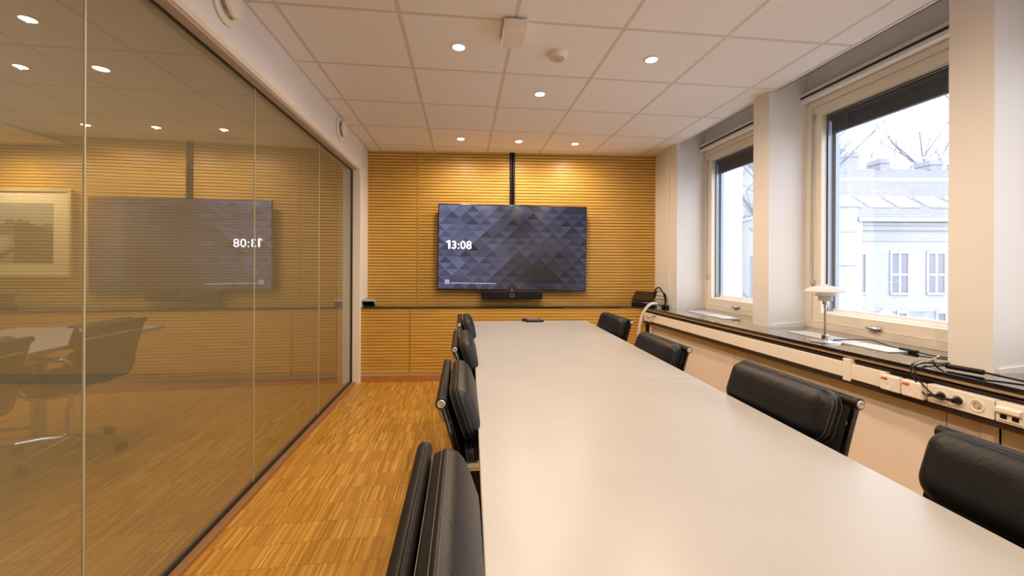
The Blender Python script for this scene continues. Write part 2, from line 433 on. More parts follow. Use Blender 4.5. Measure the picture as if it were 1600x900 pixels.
# local frame: +y along the sill towards the far wall, +x towards the windows
srot = (0, 0, -SA); sloc = (2.05, 1.4, 0)
YF = 2.915; YN = -2.3
m = MB()
for (a, c) in ((YN, .14), (.1415, .305), (.3065, YF)):
    m.bbox(0, .60, a, c, .779, .796, .0015)
sill = m.build('window_sill', SILLST, None, sloc, srot)
tag(sill, 'polished black stone sill running below all the windows', 'window sill')
m = MB()
poly = [(.03, .7795)]+[(.018-.011*math.cos(PI/2-PI*k/8), .769+.0105*math.sin(PI/2-PI*k/8)) for k in range(9)]+[(.03, .7585)]
m.prism([(x, YN, z) for x, z in poly], (0, YF+.0-YN, 0), 0)
struct(m.build('trim_4', TANED, None, sloc, srot))
tr = empty('cable_trunking', sloc, srot, 'white cable trunking with dark channels fixed under the black window sill', 'cable trunking')
m = MB(); m.box(.028, .07, YN, YF-.01, .632, .752); m.build('channel', DARKBR, tr)
m = MB(); m.box(.014, .028, YN, YF-.01, .745, .750); m.box(-.002, .028, YN, YF-.01, .628, .652); m.build('channel_lip', DARKBR, tr)
m = MB(); m.bbox(.0, .03, .375, .55, .655, .733, .002); m.bbox(.0, .03, .59, YF-.05, .655, .733, .002)
m.bbox(.0, .03, YN, -.28, .655, .733, .002); m.build('cover', TRUNK, tr)
m = MB(); m.bbox(-.006, .034, .548, .592, .640, .757, .003); m.build('joint_cover', TRUNK, tr)
m = MB(); m.bbox(-.005, .034, YF-.16, YF-.02, .648, .737, .003); m.build('joint_cover', TRUNK, tr)
# radiator cover panels below
rc = empty('radiator_cover', sloc, srot, 'beige panelled radiator cover below the white trunking', 'radiator cover')
edges = [YF, 1.545, 1.40, .175, .055]
for i in range(len(edges)-1):
    m = MB(); m.bbox(.07, .09, edges[i+1]+.002, edges[i]-.002, .06, .655, .0015); m.build('panel', PANEL, rc)
m = MB(); m.bbox(.062, .09, .010, .052, .06, .645, .002); m.build('post', PANEL, rc)
m = MB(); m.bbox(.095, .11, -.24, .008, .06, .655, .0015); m.bbox(.07, .09, YN, -.244, .06, .655, .0015); m.build('panel', PANEL, rc)
m = MB(); m.box(.10, .12, YN, YF, 0, .66); m.build('backing', BLACKM, rc)
m = MB(); m.tube([(.066, 1.05, .628), (.052, 1.05, .626)], [.008, .011], 10); m.build('knob', PLAST, rc)

# isolator boxes with red lettering
def isolator(y, label):
    t = empty('isolator_box', SM @ Vector((0, y, .694)), srot, label, 'switch box', 'isolator boxes on the trunking')
    m = MB(); m.bbox(-.030, .0, -.044, .044, -.037, .037, .006); m.bbox(-.034, -.028, -.040, .040, -.034, .034, .003); m.build('housing', TRUNK, t)
    m = MB(); Mk = Matrix.Translation((-.034, -.006, -.010)) @ Matrix.Rotation(-PI/2, 4, 'Y')
    m.tube([Mk @ Vector((.016*math.cos(a*PI/14), .016*math.sin(a*PI/14), .0002)) for a in range(28)], .0009, 5, closed=True); m.tube([(-.0345, -.03, .018), (-.0352, -.03, .018)], .0022, 8); m.build('dial_mark', PLAST, t)
    Mx = Matrix.Translation((-.0348, .036, .014)) @ Matrix(((0, 0, -1, 0), (-1, 0, 0, 0), (0, 1, 0, 0), (0, 0, 0, 1)))
    text_mesh('red_lettering', 'ABB', .0165, REDINK, t, Mx, .0004)['label'] = 'small red ABB lettering'
isolator(.333, 'white isolator box with red lettering, next to the plain trunking')
isolator(.238, 'white isolator box with red lettering, next to the round sockets')

def ring_prof(r0, r1, d): return [(r1, 0), (r1, -.002), (r0, -.002), (r0*.96, d), (0, d)]
t = empty('socket_strip', SM @ Vector((0, .078, .694)), srot, 'cream strip of three round power sockets on the trunking', 'power socket')
m = MB(); m.bbox(-.010, .03, -.113, .113, -.039, .039, .003)
m.build('cover_plate', TRUNK, t)
for i, y in enumerate((.058, .0, -.062)):
    m = MB(); Ms = Matrix.Translation((-.010, y, .0)) @ Matrix.Rotation(PI/2, 4, 'Y')
    m.lathe([(.0235, -.0005), (.0235, -.003), (.0205, -.003), (.0195, -.0004), (.0165, -.0004)], 28, M=Ms)
    m.lathe([(.0165, -.0008), (0, -.0008)], 24, M=Ms)
    s = m.build('socket', PLAST, t)
    m = MB()
    for dy in (-.0095, .0095): m.tube([(-.0102, y+dy*.75, dy*.75), (-.0109, y+dy*.75, dy*.75)], .0028, 8)
    m.build('contact_hole', BLACKM, s)
t = empty('data_socket', SM @ Vector((0, -.082, .694)), srot, 'cream data outlet with two square ports beyond the round sockets', 'data socket')
m = MB(); m.bbox(-.010, .03, -.042, .042, -.039, .039, .003); m.bbox(-.014, -.009, -.036, .036, -.030, .024, .003); m.build('cover_plate', TRUNK, t)
m = MB(); m.prism([(-.014, -.036, .022), (-.026, -.036, .018), (-.026, -.036, .004), (-.014, -.036, -.006)], (0, .072, 0)); m.build('hood', PLAST, t)
for y in (.016, -.018):
    m = MB(); m.box(-.0165, -.0135, y-.009, y+.009, -.020, -.005); m.build('port', BLACKM, t)

# vent strips lying on the sill
def vent(name, x0, x1, y0, y1, label, slots):
    t = empty(name, (0, 0, .796), (0, 0, 0), label, 'vent cover', 'vent strips on the window sill')
    m = MB(); m.bbox(x0, x1, y0, y1, .0, .006, .0015); m.build('plate', VENTM, t)
    m = MB(); n = int((y1-y0)*slots/.012)
    for i in range(n):
        y = y1-.02-.012*i; m.box(x0+.018, x1-.018, y-.0022, y+.0022, .0055, .0068)
    m.build('slot_row', CABLEG, t)
vent('vent_strip', 2.19, 2.335, 3.25, 3.84, 'white vent strip lying on the sill under the far window', .5)
vent('vent_strip', 2.21, 2.35, 1.91, 2.585, 'white vent strip lying on the sill behind the table lamp', .5)

# ------------------------------------------------------------------ glass partition
wl = empty('wall_left'); struct(wl)
YG = 4.475
m = MB(); m.bbox(-1.30, -1.08, YR, YG, 2.262, ZC+.05, .003); m.build('header', WALL, wl)
m = MB(); m.box(-1.30, -1.08, YG, 4.95, 0, ZC+.05); m.build('end_wall', WALL, wl)
m = MB(); m.bbox(-1.20, -1.072, YG-.012, YG+.03, 0.0, 2.262, .003); m.build('end_post', TRUNK, wl)
m = MB(); m.bbox(-1.085, -1.070, YG-.004, YG+.012, 2.262, ZC-.005, .002); m.bbox(-1.20, -1.066, YG-.02, YG+.02, 2.256, 2.266, .002); m.build('corner_bead', WHITEM, wl)
m = MB(); m.prism([(-1.074, YR, 2.274), (-1.076, YR, 2.256), (-1.088, YR, 2.240), (-1.106, YR, 2.236), (-1.106, YR, 2.274)], (0, YG-YR, 0)); m.build('header_moulding', PANEL, wl)
m = MB(); m.box(-1.20, -1.104, YR, YG, 2.234, 2.264); m.build('head_rail', HEADR, wl)
m = MB(); m.bbox(-1.195, -1.112, YR, YG-.012, 0, .022, .003); m.build('floor_channel', FRAMEB, wl)
m = MB(); m.box(GX-.016, GX+.011, YR, YG-.012, .022, .034); m.box(GX-.016, GX+.006, YR, YG-.012, 2.226, 2.235); m.box(GX-.016, GX+.011, YG-.024, YG-.012, .03, 2.232); m.build('seal', GASKET, wl)
seams = [YR, -1.701, -.663, .375, 1.413, 2.451, 3.489, YG-.014]
for i in range(len(seams)-1):
    m = MB(); m.quad((GX, seams[i]+.003, .03), (GX, seams[i+1]-.003, .03), (GX, seams[i+1]-.003, 2.228), (GX, seams[i]+.003, 2.228)); m.build('glass_pane', GLASSB, wl)
for y in seams[1:-1]:
    m = MB(); m.box(GX-.003, GX+.003, y-.002, y+.002, .03, 2.228); m.build('joint_strip', GEDGE, wl)

def air_valve(y, label):
    t = empty('air_valve', (-1.08, y, 2.43), (0, PI/2, 0), label, 'air valve', 'round air valves above the glass')
    m = MB(); m.lathe([(.092, 0), (.098, .006), (.098, .014), (.090, .020), (.070, .020), (.062, .012), (.058, .004), (0, .004)], 40); m.build('ring', PLAST, t)
    m = MB(); m.lathe([(.02, .003), (.02, .03), (.055, .032), (.066, .038), (.069, .046), (.066, .054), (.05, .058), (0, .059)], 40); m.build('disc', PLAST, t)
air_valve(3.745, 'round cream air valve above the glass, close to the slatted wall')
air_valve(2.0, 'large round cream air valve above the glass, cut by the top of the picture')

# ------------------------------------------------------------------ ceiling fittings
SPOTS = []
def downlight(x, y, label, z=ZC, group='recessed ceiling downlights'):
    t = empty('downlight', (x, y, z), (0, 0, 0), label, 'ceiling light', group)
    m = MB(); m.lathe([(.036, .001), (.046, .0), (.048, -.002), (.045, -.005), (.036, -.0055), (.033, -.001), (.033, .006)], 32); m.build('trim_ring', WHITEM, t)
    m = MB(); m.lathe([(.0345, -.0050), (.033, -.0060), (0, -.0062)], 28); m.build('lamp_disc', LAMPON, t)
    SPOTS.append((x, y, z, t))
downlight(-.033, 2.458, 'round downlight beside the white sensor box, on its glass-wall side')
downlight(1.164, 2.458, 'round downlight in the ceiling beyond the smoke detector towards the windows')
downlight(.567, 3.058, 'round downlight alone in the tile between smoke detector and far row')
downlight(-.033, 4.25, 'end downlight of the far row of three, nearest the glass wall')
downlight(.567, 4.258, 'middle downlight of the far row of three, before the black duct')
downlight(1.172, 4.266, 'end downlight of the far row of three, nearest the windows')
for (x, y) in ((.567, 1.258), (-.033, .658), (1.164, .658), (.567, -.542), (-.033, -1.342), (1.164, -1.342)):  # unseen downlights added for their light, carrying on the ceiling rows
    downlight(x, y, 'unseen round downlight added in the ceiling for light near the camera')
downlight(-1.932, 2.45, 'bright oval downlight seen through the brown glass, beyond the joint strip', 2.295)

t = empty('sensor_box', (.268, 2.235, ZC), (0, 0, math.radians(-1)), 'white box-shaped sensor hanging under the ceiling grid', 'sensor')
m = MB(); m.bbox(-.058, .058, -.105, .105, -.014, 0, .003); m.build('mounting_plate', STEEL, t)
m = MB(); m.prism([(-.062, -.115, -.010), (-.062, .118, -.010), (-.062, .105, -.052), (-.062, -.085, -.066), (-.062, -.115, -.060)], (.124, 0, 0)); hb = m.build('housing', PLAST, t)
bv = hb.modifiers.new('edge', 'BEVEL'); bv.width = .005; bv.segments = 2
for q in (((-.045, -.1145, -.022), (-.045, -.117, -.022)), ((-.045, .09, -.0535), (-.045, .09, -.0565))):
    m = MB(); m.tube(q, .004, 8); m.build('screw', GREYD, t)
t = empty('smoke_detector', (.567, 2.462, ZC), (0, 0, 0), 'round cream smoke detector on the ceiling between two downlights', 'smoke detector')
m = MB(); m.lathe([(.060, 0), (.062, -.006), (.060, -.016), (.052, -.030), (.046, -.034), (.043, -.033)], 40); m.build('housing', PLAST, t)
m = MB(); m.lathe([(.0435, -.033), (.040, -.0365), (.0, -.0365)], 32); g = m.build('grille', principled('detector_face', (.62, .56, .46), .5), t)
m = MB(); m.box(-.004, .004, -.010, .010, -.038, -.036); m.tube([(.018, .004, -.036), (.018, .004, -.038)], .004, 8); m.build('indicator', GREYD, t)

# ------------------------------------------------------------------ television group on the slatted wall
TVM = Matrix.Translation((.553, 4.626, 1.4415)) @ Matrix.Rotation(BANG, 4, 'Z') @ Matrix.Rotation(math.radians(.72), 4, 'Y')
tv = empty('television', TVM.translation, TVM.to_euler(), 'large wall-mounted television showing dark blue triangles and a clock', 'television')
W2, H2 = .843, .483
m = MB(); m.bbox(-W2, W2, .0, .038, -H2, H2, .004); m.bbox(-.55, .55, .038, .062, -.30, .25, .01); m.build('housing', SCRBEZ, tv)
m = MB(); m.box(-.30, .30, .062, .10, -.2, .2); m.build('wall_bracket', BLACKM, tv)
def screen_mesh():
    sw, sh = W2-.011, H2-.012; cols = 22; rows = 13
    bw = 2*sw/ (cols/2.0); rh = 2*sh/rows
    rng = random.Random(11); vs = []; fs = []; cs = []
    def shade(x, z, up, r, c):
        X = (x+sw)/(2*sw); Z = (z+sh)/(2*sh)
        base = .105 - .055*X + .05*(1-X)*Z
        base -= .065*math.exp(-((X-.64)**2/.06+(Z-.18)**2/.07))
        base -= .055*math.exp(-((X-.54)**2/.022+(Z-.72)**2/.07))
        # bigger diamonds over the small grid
        L = 0
        for k, (px_, pz_, amp) in enumerate(((3.1, 2.3, .35), (1.55, 1.2, .25))):
            a = math.floor((x/bw+z/(2*rh)*1.0)/px_*2+k*.37); d = math.floor((x/bw-z/(2*rh)*1.0)/px_*2+k*.71)
            L += amp*(random.Random(a*131+d*17+k*7).random()-.5)
        L += .35*(rng.random()-.5) + (-.16 if up else .14)
        v = max(.009, base*(1+1.45*L)); return (v*.80, v*.86, v*1.55, 1)
    for r in range(rows):
        z0 = -sh+r*rh; z1 = z0+rh; off = (r % 2)*bw/2
        xs_ = [-sw-bw+off+k*bw/2 for k in range(int(4*sw/bw)+8)]
        for k, x in enumerate(xs_):
            up = k % 2 == 0
            tri = [(x, z0), (x+bw, z0), (x+bw/2, z1)] if up else [(x, z1), (x+bw/2+0, z0), (x+bw, z1)]
            if not up: tri = [(x, z1), (x+bw/2, z0), (x+bw, z1)]
            # clip to the screen rectangle in x
            poly = tri
            for lim, sgn in ((-sw, 1), (sw, -1)):
                out = []
                for i in range(len(poly)):
                    p, q = poly[i], poly[(i+1) % len(poly)]
                    ip, iq = (p[0]-lim)*sgn >= 0, (q[0]-lim)*sgn >= 0
                    if ip: out.append(p)
                    if ip != iq:
                        tt = (lim-p[0])/(q[0]-p[0]); out.append((lim, p[1]+tt*(q[1]-p[1])))
                poly = out
                if not poly: break
            if len(poly) < 3: continue
            o = len(vs); vs += [(p[0], -.0012, p[1]) for p in poly]; fs.append(tuple(range(o, o+len(poly)))); 
            cs.append((shade(sum(p[0] for p in tri)/3, (z0+z1)/2, up, r, k), len(poly)))
    me = bpy.data.meshes.new('screen'); me.from_pydata(vs, [], fs)
    ca = me.color_attributes.new('picture', 'FLOAT_COLOR', 'CORNER'); i = 0
    for (c, n) in cs:
        for _ in range(n): ca.data[i].color = c; i += 1
    mt, t_, out = nt('lit_screen')
    at = N(t_, 'ShaderNodeVertexColor'); at.layer_name = 'picture'
    em = N(t_, 'ShaderNodeEmission'); em.inputs[1].default_value = .72; t_.links.new(at.outputs[0], em.inputs[0])
    gl = N(t_, 'ShaderNodeBsdfGlossy'); gl.inputs['Roughness'].default_value = .12; gl.inputs['Color'].default_value = (.05, .05, .05, 1)
    ad = N(t_, 'ShaderNodeAddShader'); t_.links.new(em.outputs[0], ad.inputs[0]); t_.links.new(gl.outputs[0], ad.inputs[1]); t_.links.new(ad.outputs[0], out.inputs[0])
    me.materials.append(mt)
    o = bpy.data.objects.new('screen', me); C.objects.link(o); o.parent = tv
screen_mesh()
RX = Matrix.Rotation(PI/2, 4, 'X')
cd = text_mesh('clock_digits', '3:08', .126, TXTW, tv, Matrix.Translation((-.690, -.0025, -.022)) @ RX, .0006, 1.06); cd['label'] = 'white clock digits 13:08'
m = MB(); m.prism([(-.722, -.0025, -.022), (-.722, -.0025, .056), (-.744, -.0025, .045), (-.744, -.0025, .060), (-.717, -.0025, .070), (-.704, -.0025, .070), (-.704, -.0025, -.022)], (0, .0008, 0)); m.build('clock_digits', TXTW, tv)
text_mesh('caption_line', 'Legg til dette nettverket for å vise med den personlige enheten din', .0185, TXTD, tv, Matrix.Translation((-.692, -.0025, -.411)) @ RX, 0.)['label'] = 'small white caption'
m = MB(); 
for k in range(4):
    a, c = ((-.752, -.708), (-.752, -.708), (-.752, -.747), (-.713, -.708))[k]; z = ((-.372, -.377), (-.416, -.411), (-.377, -.411), (-.377, -.411))[k]
    m.box(a, c, -.0026, -.0014, min(z), max(z))
m.prism([(-.741, -.0026, -.386), (-.719, -.0026, -.386), (-.730, -.0026, -.404)], (0, .001, 0)); m.build('caption_icon', TXTD, tv)
m = MB(); m.box(-.012, .012, -.0012, 0, -.480, -.474); m.build('brand_plate', TXTG, tv)
cb = empty('camera_bar', (.545, 4.600, .909), (0, 0, BANG), 'black conference camera bar fixed under the television', 'camera bar')
m = MB(); m.bbox(-.345, .345, 0, .075, -.048, .048, .008); m.build('housing', BLACK, cb)
Mc = Matrix.Translation((0, 0, -.002)) @ Matrix.Rotation(PI/2, 4, 'X')
m = MB(); m.lathe([(.0275, -.001), (.0275, .006), (.024, .006), (.022, .001), (0, .001)], 32, M=Mc); r_ = m.build('lens_ring', principled('lens_ring_grey', (.10, .10, .10), .3), cb)
m = MB(); m.lathe([(.013, .0), (.012, .004), (0, .006)], 24, M=Mc); m.build('lens', SCRBEZ, cb)
m = MB(); m.box(-.10, .10, .07, .122, -.02, .06); m.build('bracket', BLACKM, cb)
dk = empty('cable_duct', (.556, 4.716, 0), (0, 0, BANG), 'vertical black cable duct from ceiling down to the television', 'cable duct')
m = MB(); m.tube([(-.014, 0, 1.93), (-.014, 0, ZC-.001)], .016, 12); m.build('sleeve', BLACK, dk)
m = MB(); m.tube([(.015, -.002, 1.93), (.015, -.002, ZC-.001)], .015, 12); m.build('sleeve', BLACK, dk)
m = MB(); m.box(-.03, .03, .0, .02, 1.93, ZC-.001); m.build('backplate', BLACKM, dk)

# ------------------------------------------------------------------ meeting table
tb = empty('meeting_table', (0, 0, 0), (0, 0, 0), 'long pale grey meeting table with black chairs along both sides', 'table')
FL, FR = Vector((.085, 3.652)), Vector((1.101, 3.602)); SLf, SR = Vector((.055, 1.757)), Vector((1.029, 1.708))
NL, NR = Vector((.022, -.12)), Vector((.962, -.16))
def top(a, b_, c, d):
    m = MB(); bm = bmesh.new()
    lo = [bm.verts.new((p.x, p.y, .724)) for p in (a, b_, c, d)]; hi = [bm.verts.new((p.x, p.y, .75)) for p in (a, b_, c, d)]
    bm.faces.new(hi); bm.faces.new(lo[::-1])
    for i in range(4): bm.faces.new((lo[i], lo[(i+1) % 4], hi[(i+1) % 4], hi[i]))
    bmesh.ops.bevel(bm, geom=[e for e in bm.edges if e.verts[0].co.z > .74 and e.verts[1].co.z > .74], offset=.0025, segments=2, profile=.5, affect='EDGES')
    bm.verts.index_update(); m.add([v.co.copy() for v in bm.verts], [[v.index for v in f.verts] for f in bm.faces])
    for i, f in enumerate(bm.faces): m.mi[i] = 1 if (abs(f.normal.z) < .3) else 0
    bm.free(); return m.build('table_top', [TABLET, TABLEE], tb)
g = .0019; u = (SLf-FL).normalized()*g
top(SLf-u, SR-u, FR, FL); top(NL, NR, SR+u, SLf+u)
for (cy, cx) in ((3.2, .585), (2.15, .565), (1.3, .535), (.25, .51)):
    m = MB(); m.tube([(cx, cy, .03), (cx, cy, .724)], .04, 20); m.bbox(cx-.30, cx+.30, cy-.035, cy+.035, .004, .034, .008); m.bbox(cx-.28, cx+.28, cy-.03, cy+.03, .70, .724, .004)
    m.build('leg', STEEL, tb)
rm = empty('remote_control', (.615, 3.585, .75), (0, 0, math.radians(1)), 'slim black remote control lying at the far end of the table', 'remote control')
m = MB(); m.bbox(-.075, .085, -.045, -.005, 0, .018, .006); m.build('body', BLACK, rm)
m = MB()
for i in range(7):
    for j in range(2): m.bbox(-.055+.019*i, -.043+.019*i, -.036+.014*j, -.027+.014*j, .0175, .0195, .001)
m.build('button', GREYD, rm)
mk = empty('marker_case', (.61, 3.612, .75), (0, 0, math.radians(-2)), 'second black remote lying behind the slim one, against the table end', 'remote control')
m = MB(); m.bbox(-.092, .075, -.016, .026, 0, .022, .005); m.build('body', BLACK, mk)
m = MB(); m.bbox(-.05, .05, -.006, .016, .0215, .0235, .001); m.build('button_field', GREYD, mk)
mk.name = 'remote_control'

# ------------------------------------------------------------------ chairs
def rrect(w, l, r, n=7):
    pts = []
    for (cx, cy, a0) in ((w-r, l-r, 0), (-w+r, l-r, PI/2), (-w+r, -l+r, PI), (w-r, -l+r, 1.5*PI)):
        for k in range(n+1):
            a = a0+PI/2*k/n; pts.append((cx+r*math.cos(a), cy+r*math.sin(a)))
    return pts
def pad(mb, hw, hl, r, M, t=.034, bulge=.026, band=.028):
    # upholstered pad: side band, front seam, bulging face. local x = across, y = up the slope, z = forward
    rings = []
    def ring(ins, z):
        rings.append([(x, y, z) for x, y in rrect(hw-ins, hl-ins, max(r-ins, .004))])
    ring(.012, 0); ring(.002, .002); ring(0, .008); ring(0, band-.004); ring(-.0005, band); ring(.0015, band+.001)
    ring(.005, band+.011); ring(.014, band+.020); ring(.030, band+.027); ring(.052, band+.031)
    n = len(rings[0]); vs = [v for rg in rings for v in rg]; fs = []
    for i in range(len(rings)-1):
        for k in range(n): fs.append((i*n+k, i*n+(k+1) % n, (i+1)*n+(k+1) % n, (i+1)*n+k))
    fs.append(tuple(range(n))[::-1]); fs.append(tuple((len(rings)-1)*n+k for k in range(n)))
    # gentle crown across the face
    def crown(v):
        x, y, z = v
        return (x, y, z + (.006*(1-(x/hw)**2)*max(0, (z-band)/.025) if z > band else 0))
    mb.add([M @ Vector(crown(v)) for v in vs], fs, 0, True)
def stitches(mb, hw, hl, r, M, band=.028):
    for z, ins in ((.004, -.0012), (band-.006, -.0012), (band+.0055, .0012)):
        pts = [M @ Vector((x, y, z)) for x, y in rrect(hw-ins, hl-ins, max(r-ins, .004))]
        mb.tube(pts, .0007, 5, closed=True)
PROF = [(-.270, .862), (-.268, .845), (-.244, .765), (-.222, .680), (-.206, .600), (-.196, .535), (-.176, .478), (-.135, .448), (-.05, .440), (.06, .448), (.16, .466), (.215, .476), (.238, .468)]
def slope_frame(x, z, ang):
    # y axis up the back (leaning back), z axis forward, x across
    up = Vector((-math.sin(ang), 0, math.cos(ang))); fw = Vector((math.cos(ang), 0, math.sin(ang))); ac = Vector((0, 1, 0))
    M = Matrix(((ac.x, up.x, fw.x, x), (ac.y, up.y, fw.y, 0), (ac.z, up.z, fw.z, z), (0, 0, 0, 1)))
    return M
def make_chair():
    root = empty('office_chair')
    P = smooth_path([(x, 0, z) for x, z in PROF], 5)
    hw = .232
    m = MB()
    vs = []
    for p in P:
        vs += [(p.x, -hw, p.z), (p.x, hw, p.z)]
    n = len(P); fs = [(2*i, 2*i+1, 2*i+3, 2*i+2) for i in range(n-1)]
    m.add(vs, fs, 0, True)
    s = m.build('sling', SLINGM, root); md = s.modifiers.new('thick', 'SOLIDIFY'); md.thickness = .006
    # leather roll over the top cross bar, aluminium caps at its ends
    m = MB(); zr, xr_ = .8455, -.272
    m.tube([(xr_, -.250, zr), (xr_, .250, zr)], .0165, 20); roll = m.build('top_roll', SLINGM, root)
    for sgn in (-1, 1):
        m = MB(); Mx = Matrix.Translation((xr_, sgn*.250, zr)) @ Matrix.Rotation(-sgn*PI/2, 4, 'X')
        m.lathe([(.0122, -.001), (.0122, .0025), (.0110, .004), (.0066, .004), (.006, .0018), (.0032, .0018), (.003, .0035), (0, .0035)], 24, M=Mx)
        m.build('end_cap', CAPM, roll)
    for sgn in (-1, 1):
        m = MB(); m.tube([(p.x-.003, sgn*(hw+.007), p.z) for p in P[2:]], .0105, 8, squash=(1.25, .75))
        m.build('side_rail', RAILM, root)
    # pads
    for (x, z, ang, hl, nm) in ((-.226, .786, math.radians(19), .081, 'back_pad'), (-.190, .612, math.radians(10), .086, 'back_pad')):
        M = slope_frame(x, z, ang)
        m = MB(); pad(m, .226, hl, .048, M); pd = m.build(nm, LEATH, root, sharp=60)
        st = MB(); stitches(st, .226, hl, .048, M); st.build('stitching', STITCH, pd)
    for (x, z, ang, hl) in ((-.055, .456, math.radians(86), .098), (.135, .470, math.radians(96), .098)):
        up = Vector((1, 0, .02 if x < 0 else .10)).normalized(); fw = Vector((-up.z, 0, up.x)); ac = Vector((0, -1, 0))
        M = Matrix(((ac.x, up.x, fw.x, x), (ac.y, up.y, fw.y, 0), (ac.z, up.z, fw.z, z), (0, 0, 0, 1)))
        m = MB(); pad(m, .222, hl, .036, M); pd = m.build('seat_pad', LEATH, root, sharp=60)
        st = MB(); stitches(st, .222, hl, .036, M); st.build('stitching', STITCH, pd)
    # curved stretchers behind the back and beneath the seat
    m = MB(); m.tube(smooth_path([(-.250, -.236, .785), (-.262, -.215, .782), (-.280, -.13, .786), (-.286, 0, .788), (-.280, .13, .786), (-.262, .215, .782), (-.250, .236, .785)], 5), .008, 8); m.build('back_stretcher', CHROME, root)
    m = MB(); m.tube(smooth_path([(.05, -.236, .440), (.02, -.15, .405), (0, 0, .392), (.02, .15, .405), (.05, .236, .440)], 5), .013, 8)
    m.tube(smooth_path([(-.10, -.236, .440), (-.06, -.12, .405), (0, 0, .392), (-.06, .12, .405), (-.10, .236, .440)], 5), .011, 8); m.build('seat_spider', CHROME, root)
    for sgn in (-1, 1):
        m = MB(); y = sgn*.262
        m.tube(smooth_path([(-.218, sgn*.243, .640), (-.19, y, .665), (-.10, sgn*.285, .672), (.02, sgn*.288, .660), (.085, sgn*.285, .630), (.085, sgn*.275, .570), (.055, sgn*.255, .490), (.035, sgn*.243, .452)], 6), .0115, 8, squash=(1.3, .8)); m.build('armrest', CHROME, root)
    m = MB(); m.lathe([(0, .06), (.030, .06), (.032, .075), (.032, .13), (.024, .14), (.024, .30), (.017, .305), (.017, .37), (.05, .385), (.05, .40), (0, .40)], 24); m.build('column', CHROME, root)
    m = MB()
    for k in range(4):
        a = k*PI/2; d = Vector((math.cos(a), math.sin(a), 0))
        m.tube([d*.02+Vector((0, 0, .105)), d*.15+Vector((0, 0, .098)), d*.31+Vector((0, 0, .072))], [.021, .017, .012], 10)
    m.build('star_base', CHROME, root)
    for k in range(4):
        a = k*PI/2; d = Vector((math.cos(a), math.sin(a), 0)); c = d*.305; q = Vector((-d.y, d.x, 0))
        m = MB()
        for sg in (-1, 1):
            m.tube([c+q*(.006*sg)+Vector((0, 0, .027)), c+q*(.022*sg)+Vector((0, 0, .027))], .027, 16)
        m.tube([c+Vector((0, 0, .04)), c+Vector((0, 0, .072))], .008, 8)
        m.build('caster', BLACK, root)
    return root
ch0 = make_chair()
def place(src, x, y, rz, label, group, drop=0.):
    o = src if src is ch0 and not ch0.get('label') else copy_tree(ch0)
    o.location = (x, y, 0); o.rotation_euler = (0, 0, rz); tag(o, label, 'chair', group)
    if drop:
        for c in o.children:
            if c.name.split('.')[0] not in ('star_base', 'caster', 'column'): c.location.z = -drop
        for c in o.children:
            if c.name.split('.')[0] == 'column': c.scale.z = 1-drop/.40
            if c.name.split('.')[0] in ('star_base', 'caster'): c.rotation_euler.z = PI/4
    return o
GL, GR = 'black leather chairs on the glass side of the table', 'black leather chairs on the window side of the table'
place(ch0, .209, 1.460, 0, 'black leather chair at the table seam, glass side, one before the camera-end chair', GL)
place(None, .190, .668, 0, 'black leather chair closest to the camera on the glass side of the table', GL)
place(None, .231, 2.225, 0, 'black leather chair on the glass side, second from the slatted wall', GL)
place(None, .245, 3.030, 0, 'black leather chair on the glass side, closest to the slatted wall', GL)
place(None, .945, 3.12, PI, 'black leather chair on the window side, closest to the slatted wall', GR, .012)
place(None, .892, 2.262, PI, 'black leather chair on the window side, second from the slatted wall', GR, .036)
place(None, .880, 1.325, PI, 'black leather chair on the window side, opposite the table lamp', GR)
place(None, .890, .630, PI, 'black leather chair closest to the camera on the window side of the table', GR)

# ------------------------------------------------------------------ table lamp on the sill
lp = empty('table_lamp', (2.158, 2.235, .796), (0, 0, 0), 'small white three-shade table lamp with chrome stem on the sill', 'table lamp')
m = MB(); m.lathe([(0, .0), (.078, .0), (.080, .003), (.076, .006), (.03, .009), (.019, .012), (.019, .040), (.014, .044), (.0, .044)], 40); m.build('base', CHROME, lp)
m = MB(); m.lathe([(.0065, .043), (.0065, .205), (.010, .207), (.010, .213), (.007, .216), (.007, .222), (.015, .224), (.015, .247), (0, .247)], 24); m.build('stem', CHROME, lp)
def shade(prof):
    m = MB(); m.lathe(prof + [(max(r-.003, .001), z-.0025) for r, z in reversed(prof)], 48); return m
shade([(.012, .336), (.04, .333), (.072, .325), (.095, .314), (.106, .302)]).build('top_shade', OPAL, lp)
shade([(.043, .306), (.046, .296), (.052, .283), (.056, .277)]).build('middle_shade', OPAL, lp)
shade([(.034, .274), (.035, .266), (.037, .257), (.038, .248)]).build('lower_shade', OPAL, lp)
m = MB(); m.lathe([(.010, .245), (.012, .30), (.012, .332), (0, .338)], 16); m.lathe([(0, .345), (.011, .344), (.012, .337)], 16)
m.build('lamp_holder', WHITEM, lp)

# ------------------------------------------------------------------ small things on the counter and cables
t = empty('desk_gadget', (-1.015, 4.62, .797), (0, 0, BANG), 'small grey half-round desktop gadget at the glass end of the counter', 'gadget')
m = MB(); prof = [(.0, .012), (-.050, .052), (-.044, .066), (-.020, .078), (.006, .078), (.026, .064), (.036, .04), (.032, .012)]
m.prism([(-.062, y, z) for y, z in prof], (.130, 0, 0)); hb = m.build('shell', GREYD, t); bv = hb.modifiers.new('edge', 'BEVEL'); bv.width = .003; bv.segments = 2
m = MB(); m.prism([(-.064, -.001, .010), (-.064, -.052, .050), (-.064, -.046, .058), (-.064, .004, .02)], (.118, 0, 0)); m.build('front_face', BLACK, t)
m = MB(); m.bbox(-.05, .06, -.035, .03, 0, .012, .003); m.build('foot', BLACK, t)
m = MB(); m.bbox(-.035, -.008, -.008, .012, .077, .086, .003); m.build('button', TEAL, t)

